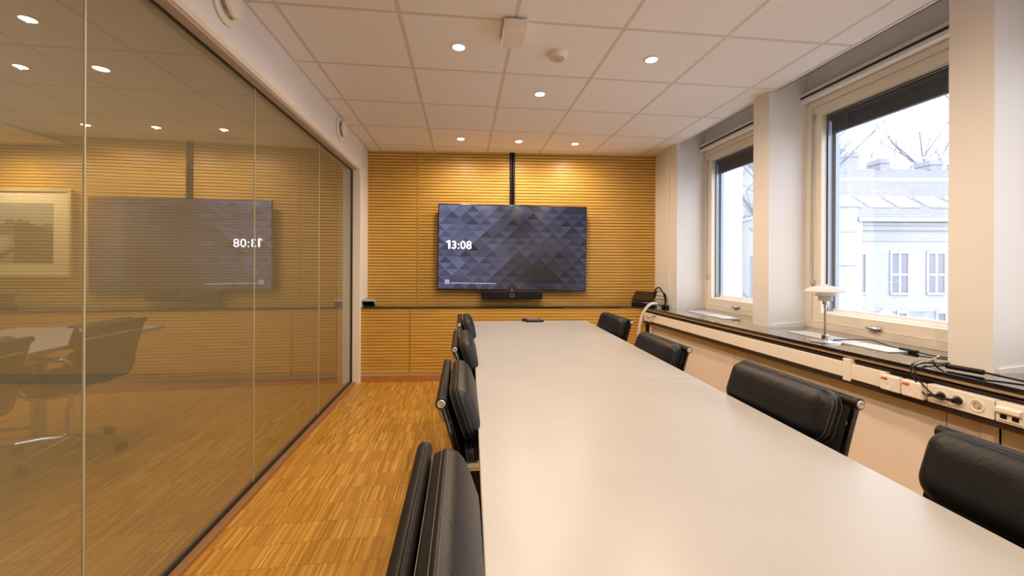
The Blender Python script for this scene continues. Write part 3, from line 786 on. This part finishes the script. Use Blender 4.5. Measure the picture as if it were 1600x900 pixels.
cn = empty('touch_console', (1.985, 4.345, .797), (0, 0, -.60), 'black touch console with tilted panel on the counter corner', 'console')
m = MB(); m.bbox(-.120, .120, -.10, .10, 0, .058, .006); m.build('base', BLACK, cn)
m = MB(); m.prism([(-.118, -.10, .074), (-.118, .125, .158), (-.118, .129, .148), (-.118, -.096, .064)], (.236, 0, 0)); tp = m.build('panel', SCRBEZ, cn)
m = MB(); m.prism([(-.09, -.06, .056), (-.09, .08, .056), (-.09, .08, .138), (-.09, -.06, .078)], (.15, 0, 0)); m.build('wedge', BLACKM, cn)
m = MB(); m.box(.010, .070, -.1012, -.0998, .046, .050); m.box(.045, .054, -.1012, -.0998, .024, .033); m.build('silver_mark', TXTG, cn)
cbn = MB()
rng = random.Random(5)
for i in range(7):
    x0, y0 = 2.12+.012*i, 4.20+.02*(i % 3)
    h = .08+.13*rng.random()
    if i == 6: h = .185
    pts = [(2.075+.01*rng.random(), 4.33, .86+.02*i*.3), (2.09+.02*rng.random(), 4.30, .80+h), (2.135+.03*rng.random(), 4.26, .80+h*.95), (2.175+.02*rng.random(), 4.25, .86+.05*rng.random()), (2.165-.015*rng.random(), 4.22, .806), (2.11+.02*rng.random(), 4.18, .803), (2.09, 4.23, .83)]
    pts = [(min(p[0], 2.215), p[1], p[2]) for p in pts]
    cbn.tube(smooth_path(pts, 6), .0038, 6)
cbn.bbox(2.12, 2.17, 4.14, 4.22, .797, .825, .004)
tag(cbn.build('cable_bundle', CABLEB), 'tangle of looped black cables beside the touch console', 'cables')
def spiral(name, pts, label, r=.0155):
    P = smooth_path(pts, 10); m = MB(); m.tube(P, r*.6, 8, 1)
    rs = []; Q = []
    L = [0.]
    for i in range(1, len(P)): L.append(L[-1]+(P[i]-P[i-1]).length)
    # raised turns of the wrap
    tot = L[-1]; k = 0; s = 0.
    while s < tot-.008:
        def at(d):
            i = max(j for j in range(len(L)) if L[j] <= d) if d < tot else len(L)-2
            i = min(i, len(P)-2); f = (d-L[i])/max(1e-6, L[i+1]-L[i]); return P[i].lerp(P[i+1], f)
        m.tube([at(s), at(min(tot, s+.0135))], r, 10); s += .021
    tag(m.build(name, [SPIRAL, GREYD]), label, 'cable')
spiral('spiral_cable', [(2.045, 4.19, .842), (1.95, 4.14, .835), (1.875, 4.14, .74), (1.845, 4.15, .60), (1.83, 4.16, .40), (1.82, 4.18, .15), (1.84, 4.20, .03), (1.90, 4.18, .02)], 'white spiral-wrapped cable hanging from the touch console to the floor')
spiral('spiral_cable', [(1.998, 4.21, .622), (1.995, 4.21, .50), (1.99, 4.21, .32), (1.98, 4.20, .03)], 'short white spiral-wrapped cable dropping below the trunking', .012)
# thin cord drooping under the trunking near the corner
m = MB(); m.tube(smooth_path([(1.964, 4.05, .725), (1.950, 4.10, .708), (1.945, 4.16, .69), (1.945, 4.20, .70)], 6), .003, 6)
m.bbox(1.956, 1.966, 4.042, 4.054, .72, .732, .002)
tag(m.build('thin_cord', CABLEB), 'thin black cord on the trunking beside the white spiral cable', 'cord')
# lamp cord with inline switch
lc = empty('lamp_cord', (0, 0, 0), (0, 0, 0), 'thin black lamp cord with inline switch lying along the sill', 'cord')
m = MB(); m.tube(smooth_path([(2.20, 2.225, .806), (2.30, 2.18, .815), (2.40, 2.17, .812), (2.385, 2.06, .801), (2.36, 1.99, .801), (2.345, 1.955, .803)], 7), .0032, 6)
m.tube(smooth_path([(2.330, 1.875, .806), (2.345, 1.80, .801), (2.37, 1.74, .801), (2.34, 1.69, .801), (2.24, 1.66, .802), (2.16, 1.66, .802), (2.09, 1.66, .806), (2.035, 1.655, .80), (2.020, 1.64, .76), (2.018, 1.60, .70), (2.014, 1.575, .685), (2.006, 1.553, .693)], 7), .0032, 6); m.build('wire', CABLEB, lc)
m = MB(); m.bbox(2.327, 2.349, 1.87, 1.96, .797, .815, .006); m.build('inline_switch', BLACK, lc)
def plug(parent, y, name='plug'):
    M = Matrix.Translation(SM @ Vector((-.012, y, .694))); m = MB()
    Mp = M @ Matrix.Rotation(-PI/2, 4, 'Y'); m.lathe([(.0150, -.001), (.0150, .004), (.012, .012), (.008, .026), (0, .027)], 20, M=Mp)
    m.tube([M @ Vector((-.022, .003, 0)), M @ Vector((-.028, .018, .001)), M @ Vector((-.028, .03, .001))], [.008, .006, .004], 8)
    return m.build(name, BLACK, parent)
plug(lc, .136)
ec = empty('power_cord', (0, 0, 0), (0, 0, 0), 'black power cord with thick inline adapter lying past the pier', 'cord')
m = MB(); 
m.tube(smooth_path([(2.115, 1.565, .812), (2.13, 1.60, .812), (2.17, 1.66, .803), (2.21, 1.70, .802), (2.23, 1.72, .801)], 6), .004, 6)
m.tube(smooth_path([(2.14, 1.465, .812), (2.16, 1.40, .806), (2.18, 1.28, .801), (2.19, 1.1, .801), (2.24, .9, .801)], 6), .004, 6)
m.tube(smooth_path([(2.23, 1.72, .801), (2.13, 1.70, .802), (2.06, 1.665, .806), (2.026, 1.64, .79), (2.016, 1.60, .735), (2.008, 1.55, .70), (2.004, 1.52, .693), (2.003, 1.50, .694)], 7), .0032, 6)
m.build('wire', CABLEB, ec)
m = MB(); m.tube(smooth_path([(2.113, 1.57, .812), (2.116, 1.56, .812), (2.136, 1.475, .812), (2.139, 1.462, .812)], 4), [.004]+[.011]*11+[.005], 12); m.build('inline_adapter', BLACK, ec)
plug(ec, .078)
m = MB(); m.tube(smooth_path([(2.05, 1.655, .803), (2.10, 1.66, .812), (2.14, 1.68, .806), (2.19, 1.675, .825), (2.225, 1.69, .83)], 6), .004, 6)
tag(m.build('grey_cord', CABLEG), 'short pale grey cord curling on the sill against the pier', 'cord')

# ------------------------------------------------------------------ room next door, seen through the brown glass
nb = empty('cabinet', (-1.085, 4.853, 0), (0, 0, BANG), 'slatted cabinet with dark plinth in the room behind the brown glass', 'cabinet')
for (a, c) in ((-1.70, -.24), (-4.9, -1.705)):
    m = MB(); slats(m, a, c, .11, .776, .0325, I4, -.30, .0075, .013); m.box(a, c, -.288, -.002, .11, .776); m.build('front_panel', [WOOD, GROOVE], nb)
m = MB(); m.box(-4.9, -.24, -.27, -.02, 0, .11); m.build('plinth', DARKBR, nb)
m = MB(); m.bbox(-4.9, -.24, -.315, -.017, .780, .797, .002)
tag(m.build('counter_top', SILLST, None, (-1.085, 4.853, 0), (0, 0, BANG)), 'black counter top in the room behind the brown glass', 'counter top')
b = MB(); b.box(-6.3, -6.2, YR, 5.6, 0, 2.9); struct(b.build('wall_far_left', WALL))
b = MB(); b.box(-6.3, -3.45, YR, 5.6, ZC, ZC+.05); struct(b.build('ceiling_next_door', TILE))
b = MB(); b.box(-3.45, -1.20, YR, 5.2, 2.295, 2.34); b.box(-3.45, -3.40, YR, 5.2, 2.295, ZC+.05); struct(b.build('soffit_next_door', TILE))
pc = empty('framed_picture', (-5.05, 5.095, 1.573), (0, 0, BANG), 'pale framed landscape photograph hanging in the room behind the glass', 'picture')
PW, PH = .83, .478
m = MB()
m.box(-PW, PW, -.05, -.016, PH-.028, PH); m.box(-PW, PW, -.05, -.016, -PH, -PH+.028); m.box(-PW, -PW+.028, -.05, -.016, -PH+.028, PH-.028); m.box(PW-.028, PW, -.05, -.016, -PH+.028, PH-.028); m.build('frame', FRWOOD, pc)
m = MB(); m.box(-PW+.028, PW-.028, -.034, -.018, -PH+.028, PH-.028); m.build('mount', MATB, pc)
GR_ = [principled('print_grey_%d' % i, (v, v*.99, v*.95), .7) for i, v in enumerate((.42, .30, .16, .07, .48))]
m = MB(); aw, ah = .635, .325
m.box(-aw, aw, -.0360, -.034, -ah, ah, 0)
m.box(-aw, aw, -.0368, -.036, -ah, .06, 1)
rng = random.Random(3)
trees = [(-aw, .05)] + [(-aw+2*aw*i/40, .07+.05*rng.random()+(.05 if 24 < i < 34 else 0)*rng.random()) for i in range(1, 40)] + [(aw, .08)]
m.prism([(x, -.0374, z) for x, z in [(-aw, -.02)]+trees+[(aw, -.02)]], (0, .0005, 0), 2)
m.prism([(x, -.0380, z) for x, z in ((.24, -ah), (.24, .08), (.35, .12), (.5, .06), (aw, .03), (aw, -ah))], (0, .0005, 0), 3)
m.prism([(x, -.0384, z) for x, z in ((-aw, -.12), (-.1, -.02), (.15, -.03), (.22, -.10), (.10, -.20), (-.15, -.25), (-aw, -.22))], (0, .0005, 0), 4)
m.prism([(x, -.0388, z) for x, z in ((-aw, -ah), (-aw, -.24), (-.2, -.29), (.05, -.25), (.24, -.16), (.24, -.19), (.06, -ah))], (0, .0005, 0), 3)
m.build('photograph', GR_, pc)
m = MB(); m.lathe([(.11, 0), (.115, -.006), (.10, -.010), (0, -.010)], 36)
tag(m.build('ceiling_speaker', GREYD, None, (-1.93, 3.63, 2.295)), 'round dark ceiling speaker seen through the glass beside the television reflection', 'speaker')

# ------------------------------------------------------------------ outside: snow-bright street, houses, bare trees
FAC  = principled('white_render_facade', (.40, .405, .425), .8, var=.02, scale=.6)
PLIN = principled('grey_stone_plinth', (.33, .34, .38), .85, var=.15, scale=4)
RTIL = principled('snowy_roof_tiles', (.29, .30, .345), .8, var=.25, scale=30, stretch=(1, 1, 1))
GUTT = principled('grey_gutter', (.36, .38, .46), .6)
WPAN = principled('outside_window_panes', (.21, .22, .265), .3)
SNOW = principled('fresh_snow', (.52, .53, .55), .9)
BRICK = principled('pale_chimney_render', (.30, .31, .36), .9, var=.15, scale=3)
BARK = principled('hazy_grey_bark', (.19, .20, .24), .9)  # outdoor haze put into the bark colour
YAW = -.11734
EXT = (0, 0, 1.31)
b = MB(); b.box(5, 80, -40, 80, -3.4, -3.2); struct(b.build('street', SNOW))
def ext_window(parent, x0, x1, z0, z1, y, mull=True):
    m = MB(); fw = .09
    m.box(x0-fw, x1+fw, y-.06, y, z1, z1+fw*1.6); m.box(x0-fw, x1+fw, y-.09, y, z0-fw, z0)
    m.box(x0-fw, x0, y-.05, y, z0, z1); m.box(x1, x1+fw, y-.05, y, z0, z1)
    xc = (x0+x1)/2
    if mull:
        m.box(xc-.055, xc+.055, y-.035, y, z0, z1); zc = z0+(z1-z0)*.46; m.box(x0, x1, y-.04, y, zc-.05, zc+.05)
    f = m.build('window', FAC, parent)
    m = MB(); m.box(x0, x1, y-.02, y, z0, z1); m.build('pane', WPAN, f)
ho = empty('house', EXT, (0, 0, YAW), 'white rendered house with tiled roof and skylights across the street', 'house')
m = MB(); m.box(14.13, 27, 17, 25, -1.86, 1.8); m.build('wall', FAC, ho)
m = MB(); m.box(14.10, 27, 16.95, 25, -4.6, -1.86); m.build('plinth', PLIN, ho)
m = MB(); m.box(14.05, 27, 16.85, 17, 1.42, 1.60); m.box(14.05, 27, 16.75, 17, 1.60, 1.72); m.box(14.1, 27, 16.94, 17, .98, 1.04); m.box(14.1, 27, 16.93, 17, -1.92, -1.82); m.build('cornice', FAC, ho)
m = MB(); m.box(13.9, 27, 16.5, 16.75, 1.74, 1.90); m.build('gutter', GUTT, ho)
m = MB()
SLP = 3.08/4.4
nrow = 26
for i in range(nrow):
    a, c = i/nrow, (i+1)/nrow
    y0_, y1_ = 16.55+4.4*a, 16.55+4.4*c; z0_, z1_ = 1.80+3.08*a, 1.80+3.08*c
    m.quad((13.6, y0_, z0_+.06), (27.2, y0_, z0_+.06), (27.2, y1_, z1_), (13.6, y1_, z1_)); m.quad((13.6, y0_, z0_), (27.2, y0_, z0_), (27.2, y0_, z0_+.06), (13.6, y0_, z0_+.06))
m.quad((13.6, 20.95, 4.88), (27.2, 20.95, 4.88), (27.2, 25.3, 1.8), (13.6, 25.3, 1.8)); m.quad((13.6, 16.55, 1.80), (13.6, 20.95, 4.88), (13.6, 25.3, 1.8), (13.6, 20.95, 1.75))
m.build('roof', RTIL, ho)
m = MB(); m.box(15.4, 27.2, 19.6, 19.75, 3.95, 4.16); m.build('snow_guard', SNOW, ho)
for xs_ in (13.9, 15.1, 16.3, 17.6, 18.9, 20.2):
    t_ = .27; yy, zz = 16.55+4.4*t_, 1.80+3.08*t_
    m = MB(); Mk = Matrix.Translation((xs_+.45, yy, zz+.03)) @ Matrix.Rotation(math.atan(SLP), 4, 'X')
    m.box(-.42, .42, -.45, .45, 0, .10, 0, Mk); sk = m.build('skylight', SNOW, ho)
    m = MB(); m.box(-.34, .34, -.37, .37, .098, .106, 0, Mk); m.build('pane', FAC, sk)
for (x0, x1, z0, z1, yy) in ((16.1, 17.25, 3.7, 5.62, 20.5), (18.5, 18.95, 4.3, 5.37, 20.7), (21.0, 21.6, 4.3, 5.30, 20.7)):
    m = MB(); m.box(x0, x1, yy, yy+.8, z0, z1); m.box(x0-.05, x1+.05, yy-.05, yy+.85, z1-.25, z1-.12); 
    if x1-x0 > 1: m.box(x0+.4, x0+.65, yy+.2, yy+.5, z1, z1+.22)
    m.build('chimney', BRICK, ho)
ext_window(ho, 15.66, 16.30, -1.14, .46, 17); ext_window(ho, 17.17, 17.81, -1.14, .46, 17); ext_window(ho, 18.7, 19.34, -1.14, .46, 17); ext_window(ho, 14.40, 14.55, -1.14, .42, 17, False)
ext_window(ho, 15.9, 16.2, -2.36, -2.0, 16.95, False); ext_window(ho, 17.5, 17.8, -2.36, -2.0, 16.95, False)
m = MB(); m.lathe([(.0, 0), (.12, .02), (.34, .10), (.36, .18), (0, .5)], 20, M=Matrix.Translation((15.25, 16.85, -2.25))); m.build('snow_cap', SNOW, ho)
wg = empty('house', EXT, (0, 0, YAW), 'narrow white side wing standing at the end of the rendered house', 'house')
m = MB(); m.box(12.3, 13.75, 16.4, 22, -4.6, 2.3); m.box(13.75, 14.12, 16.6, 22, -4.6, 1.75); m.build('wall', FAC, wg)
m = MB(); m.box(12.2, 13.85, 16.3, 22, 2.3, 2.44); m.box(12.26, 13.8, 16.35, 16.4, 1.3, 1.36); m.box(12.26, 13.8, 16.33, 16.4, -.02, .05); m.build('cornice', FAC, wg)
gh = empty('house', EXT, (0, 0, YAW), 'tall gabled white house seen through the far window', 'house')
m = MB(); m.prism([(9.8, 22, -4.6), (9.8, 22, 2.0), (13.6, 22, 6.4), (16.4, 22, 3.1), (16.4, 22, -4.6)], (0, 6, 0)); m.build('wall', FAC, gh)
m = MB(); m.prism([(9.5, 21.8, 1.62), (13.6, 21.8, 6.42), (16.7, 21.8, 2.8), (16.7, 21.8, 2.98), (13.6, 21.8, 6.62), (9.5, 21.8, 1.8)], (0, 6.4, 0)); m.build('roof', RTIL, gh)
for (a, c, d, e) in ((11.45, 11.85, 1.5, 2.6), (12.3, 12.7, 1.5, 2.6), (11.45, 11.9, -1.15, .3), (12.32, 12.75, -1.15, .3)): ext_window(gh, a, c, d, e, 22)
m = MB(); m.box(9.8, 16.4, 21.94, 22, .85, .95); m.box(9.8, 16.4, 21.94, 22, -1.9, -1.78); m.build('string_course', FAC, gh)
def tree(x, y, z0, h, seed, label, r0=.12, lean=0., spread=.55):
    rng = random.Random(seed); m = MB()
    def grow(p, d, L, r, lev):
        pts = [p]; dd = d.copy(); n = 4
        for i in range(n):
            dd = (dd+Vector((rng.uniform(-1, 1), rng.uniform(-1, 1), rng.uniform(-.3, .6)))*.16).normalized(); pts.append(pts[-1]+dd*(L/n))
        m.tube(pts, [r*(1-.45*i/n) for i in range(n+1)], 6 if lev < 2 else 4, cap=False)
        if lev >= 4: return
        for k in range((4 if lev < 3 else 2) if lev else 7):
            f = rng.uniform(.35, 1) if lev else rng.uniform(.42, 1.0)
            i = min(n-1, int(f*n)); q = pts[i].lerp(pts[i+1], f*n-i)
            a = rng.uniform(0, 2*PI); side = Vector((math.cos(a), math.sin(a), .35))
            nd = (dd*(1-spread)+side*spread+Vector((0, 0, .25))).normalized()
            grow(q, nd, L*rng.uniform(.5, .72), max(r*.52, .008), lev+1)
    grow(Vector((0, 0, 0)), Vector((lean, 0, 1)), h*.55, r0, 0)
    o = m.build('bare_tree', BARK, None, (x, y, z0)); return tag(o, label, 'tree', 'bare winter trees outside')
def E(xr_, yc): return (xr_*math.cos(YAW)-yc*math.sin(YAW), xr_*math.sin(YAW)+yc*math.cos(YAW))
for (xr_, yc, h, sd, r0, lab) in ((8.15, 14, 9.0, 4, .20, 'bare tree standing in front of the gabled house, outside the far window'),
                              (24.3, 30, 15.5, 12, .13, 'bare tree behind the wide chimney of the rendered house'),
                              (28.0, 31, 16.5, 21, .13, 'bare tree behind the middle of the rendered house roof'),
                              (31.0, 29, 18.5, 33, .15, 'tall bare tree above the roof beside the window pier')):
    x, y = E(xr_, yc); tree(x, y, -3.3, h, sd, lab, r0)

# ------------------------------------------------------------------ light
def spot(t, x, y, z, power, col, ang=176, blend=.8):
    li = bpy.data.lights.new('lamp_light', 'SPOT'); li.energy = power; li.color = col; li.spot_size = math.radians(ang); li.spot_blend = blend; li.shadow_soft_size = .006
    o = bpy.data.objects.new('lamp_light', li); C.objects.link(o); o.parent = t; o.location = (0, 0, -.0128)
WARM = (1., .76, .55)
for (x, y, z, t) in SPOTS: spot(t, x, y, z, (22 if y > 4 else 34) if x > -1 else 48, WARM)
# lamps of the neighbouring room, above the picture and over its floor
for (x, y, z, p) in ((-4.75, 4.55, ZC, 95), (-3.9, 2.2, ZC, 36), (-3.9, .2, ZC, 36)):
    downlight(x, y, 'downlight of the neighbouring room behind the brown glass', z, 'downlights of the room next door')
    spot(SPOTS[-1][3], x, y, z, p, WARM)
w = bpy.data.worlds.new('overcast_sky'); bpy.context.scene.world = w; w.use_nodes = True
bg = w.node_tree.nodes['Background']; bg.inputs[0].default_value = (.885, .93, 1.0, 1); bg.inputs[1].default_value = 3.4

# ------------------------------------------------------------------ camera
f, yaw, roll, cy = 643.57, .11734, .0039, 413.68
cam = bpy.data.cameras.new('camera'); cam.sensor_width = 36; cam.lens = f/1600*36; cam.shift_y = -(450-cy)/1600; cam.clip_start = .02; cam.clip_end = 300
co = bpy.data.objects.new('camera', cam); C.objects.link(co)
fw = Vector((math.sin(yaw), math.cos(yaw), 0)); rt = Vector((math.cos(yaw), -math.sin(yaw), 0)); up = Vector((0, 0, 1))
r2 = rt*math.cos(roll)+up*math.sin(roll); u2 = -rt*math.sin(roll)+up*math.cos(roll)
Mw = Matrix((( r2.x, u2.x, -fw.x, 0), (r2.y, u2.y, -fw.y, 0), (r2.z, u2.z, -fw.z, 1.25), (0, 0, 0, 1)))
co.matrix_world = Mw
sc = bpy.context.scene; sc.camera = co
sc.view_settings.view_transform = 'Standard'; sc.view_settings.look = 'None'; sc.view_settings.gamma = 1; sc.view_settings.use_curve_mapping = False
sc.view_settings.exposure = .42
cyc = sc.cycles
cyc.use_denoising = True; cyc.max_bounces = 10; cyc.diffuse_bounces = 5; cyc.glossy_bounces = 5; cyc.transparent_max_bounces = 12; cyc.sample_clamp_indirect = 6; cyc.blur_glossy = .5
cyc.caustics_reflective = False; cyc.caustics_refractive = False
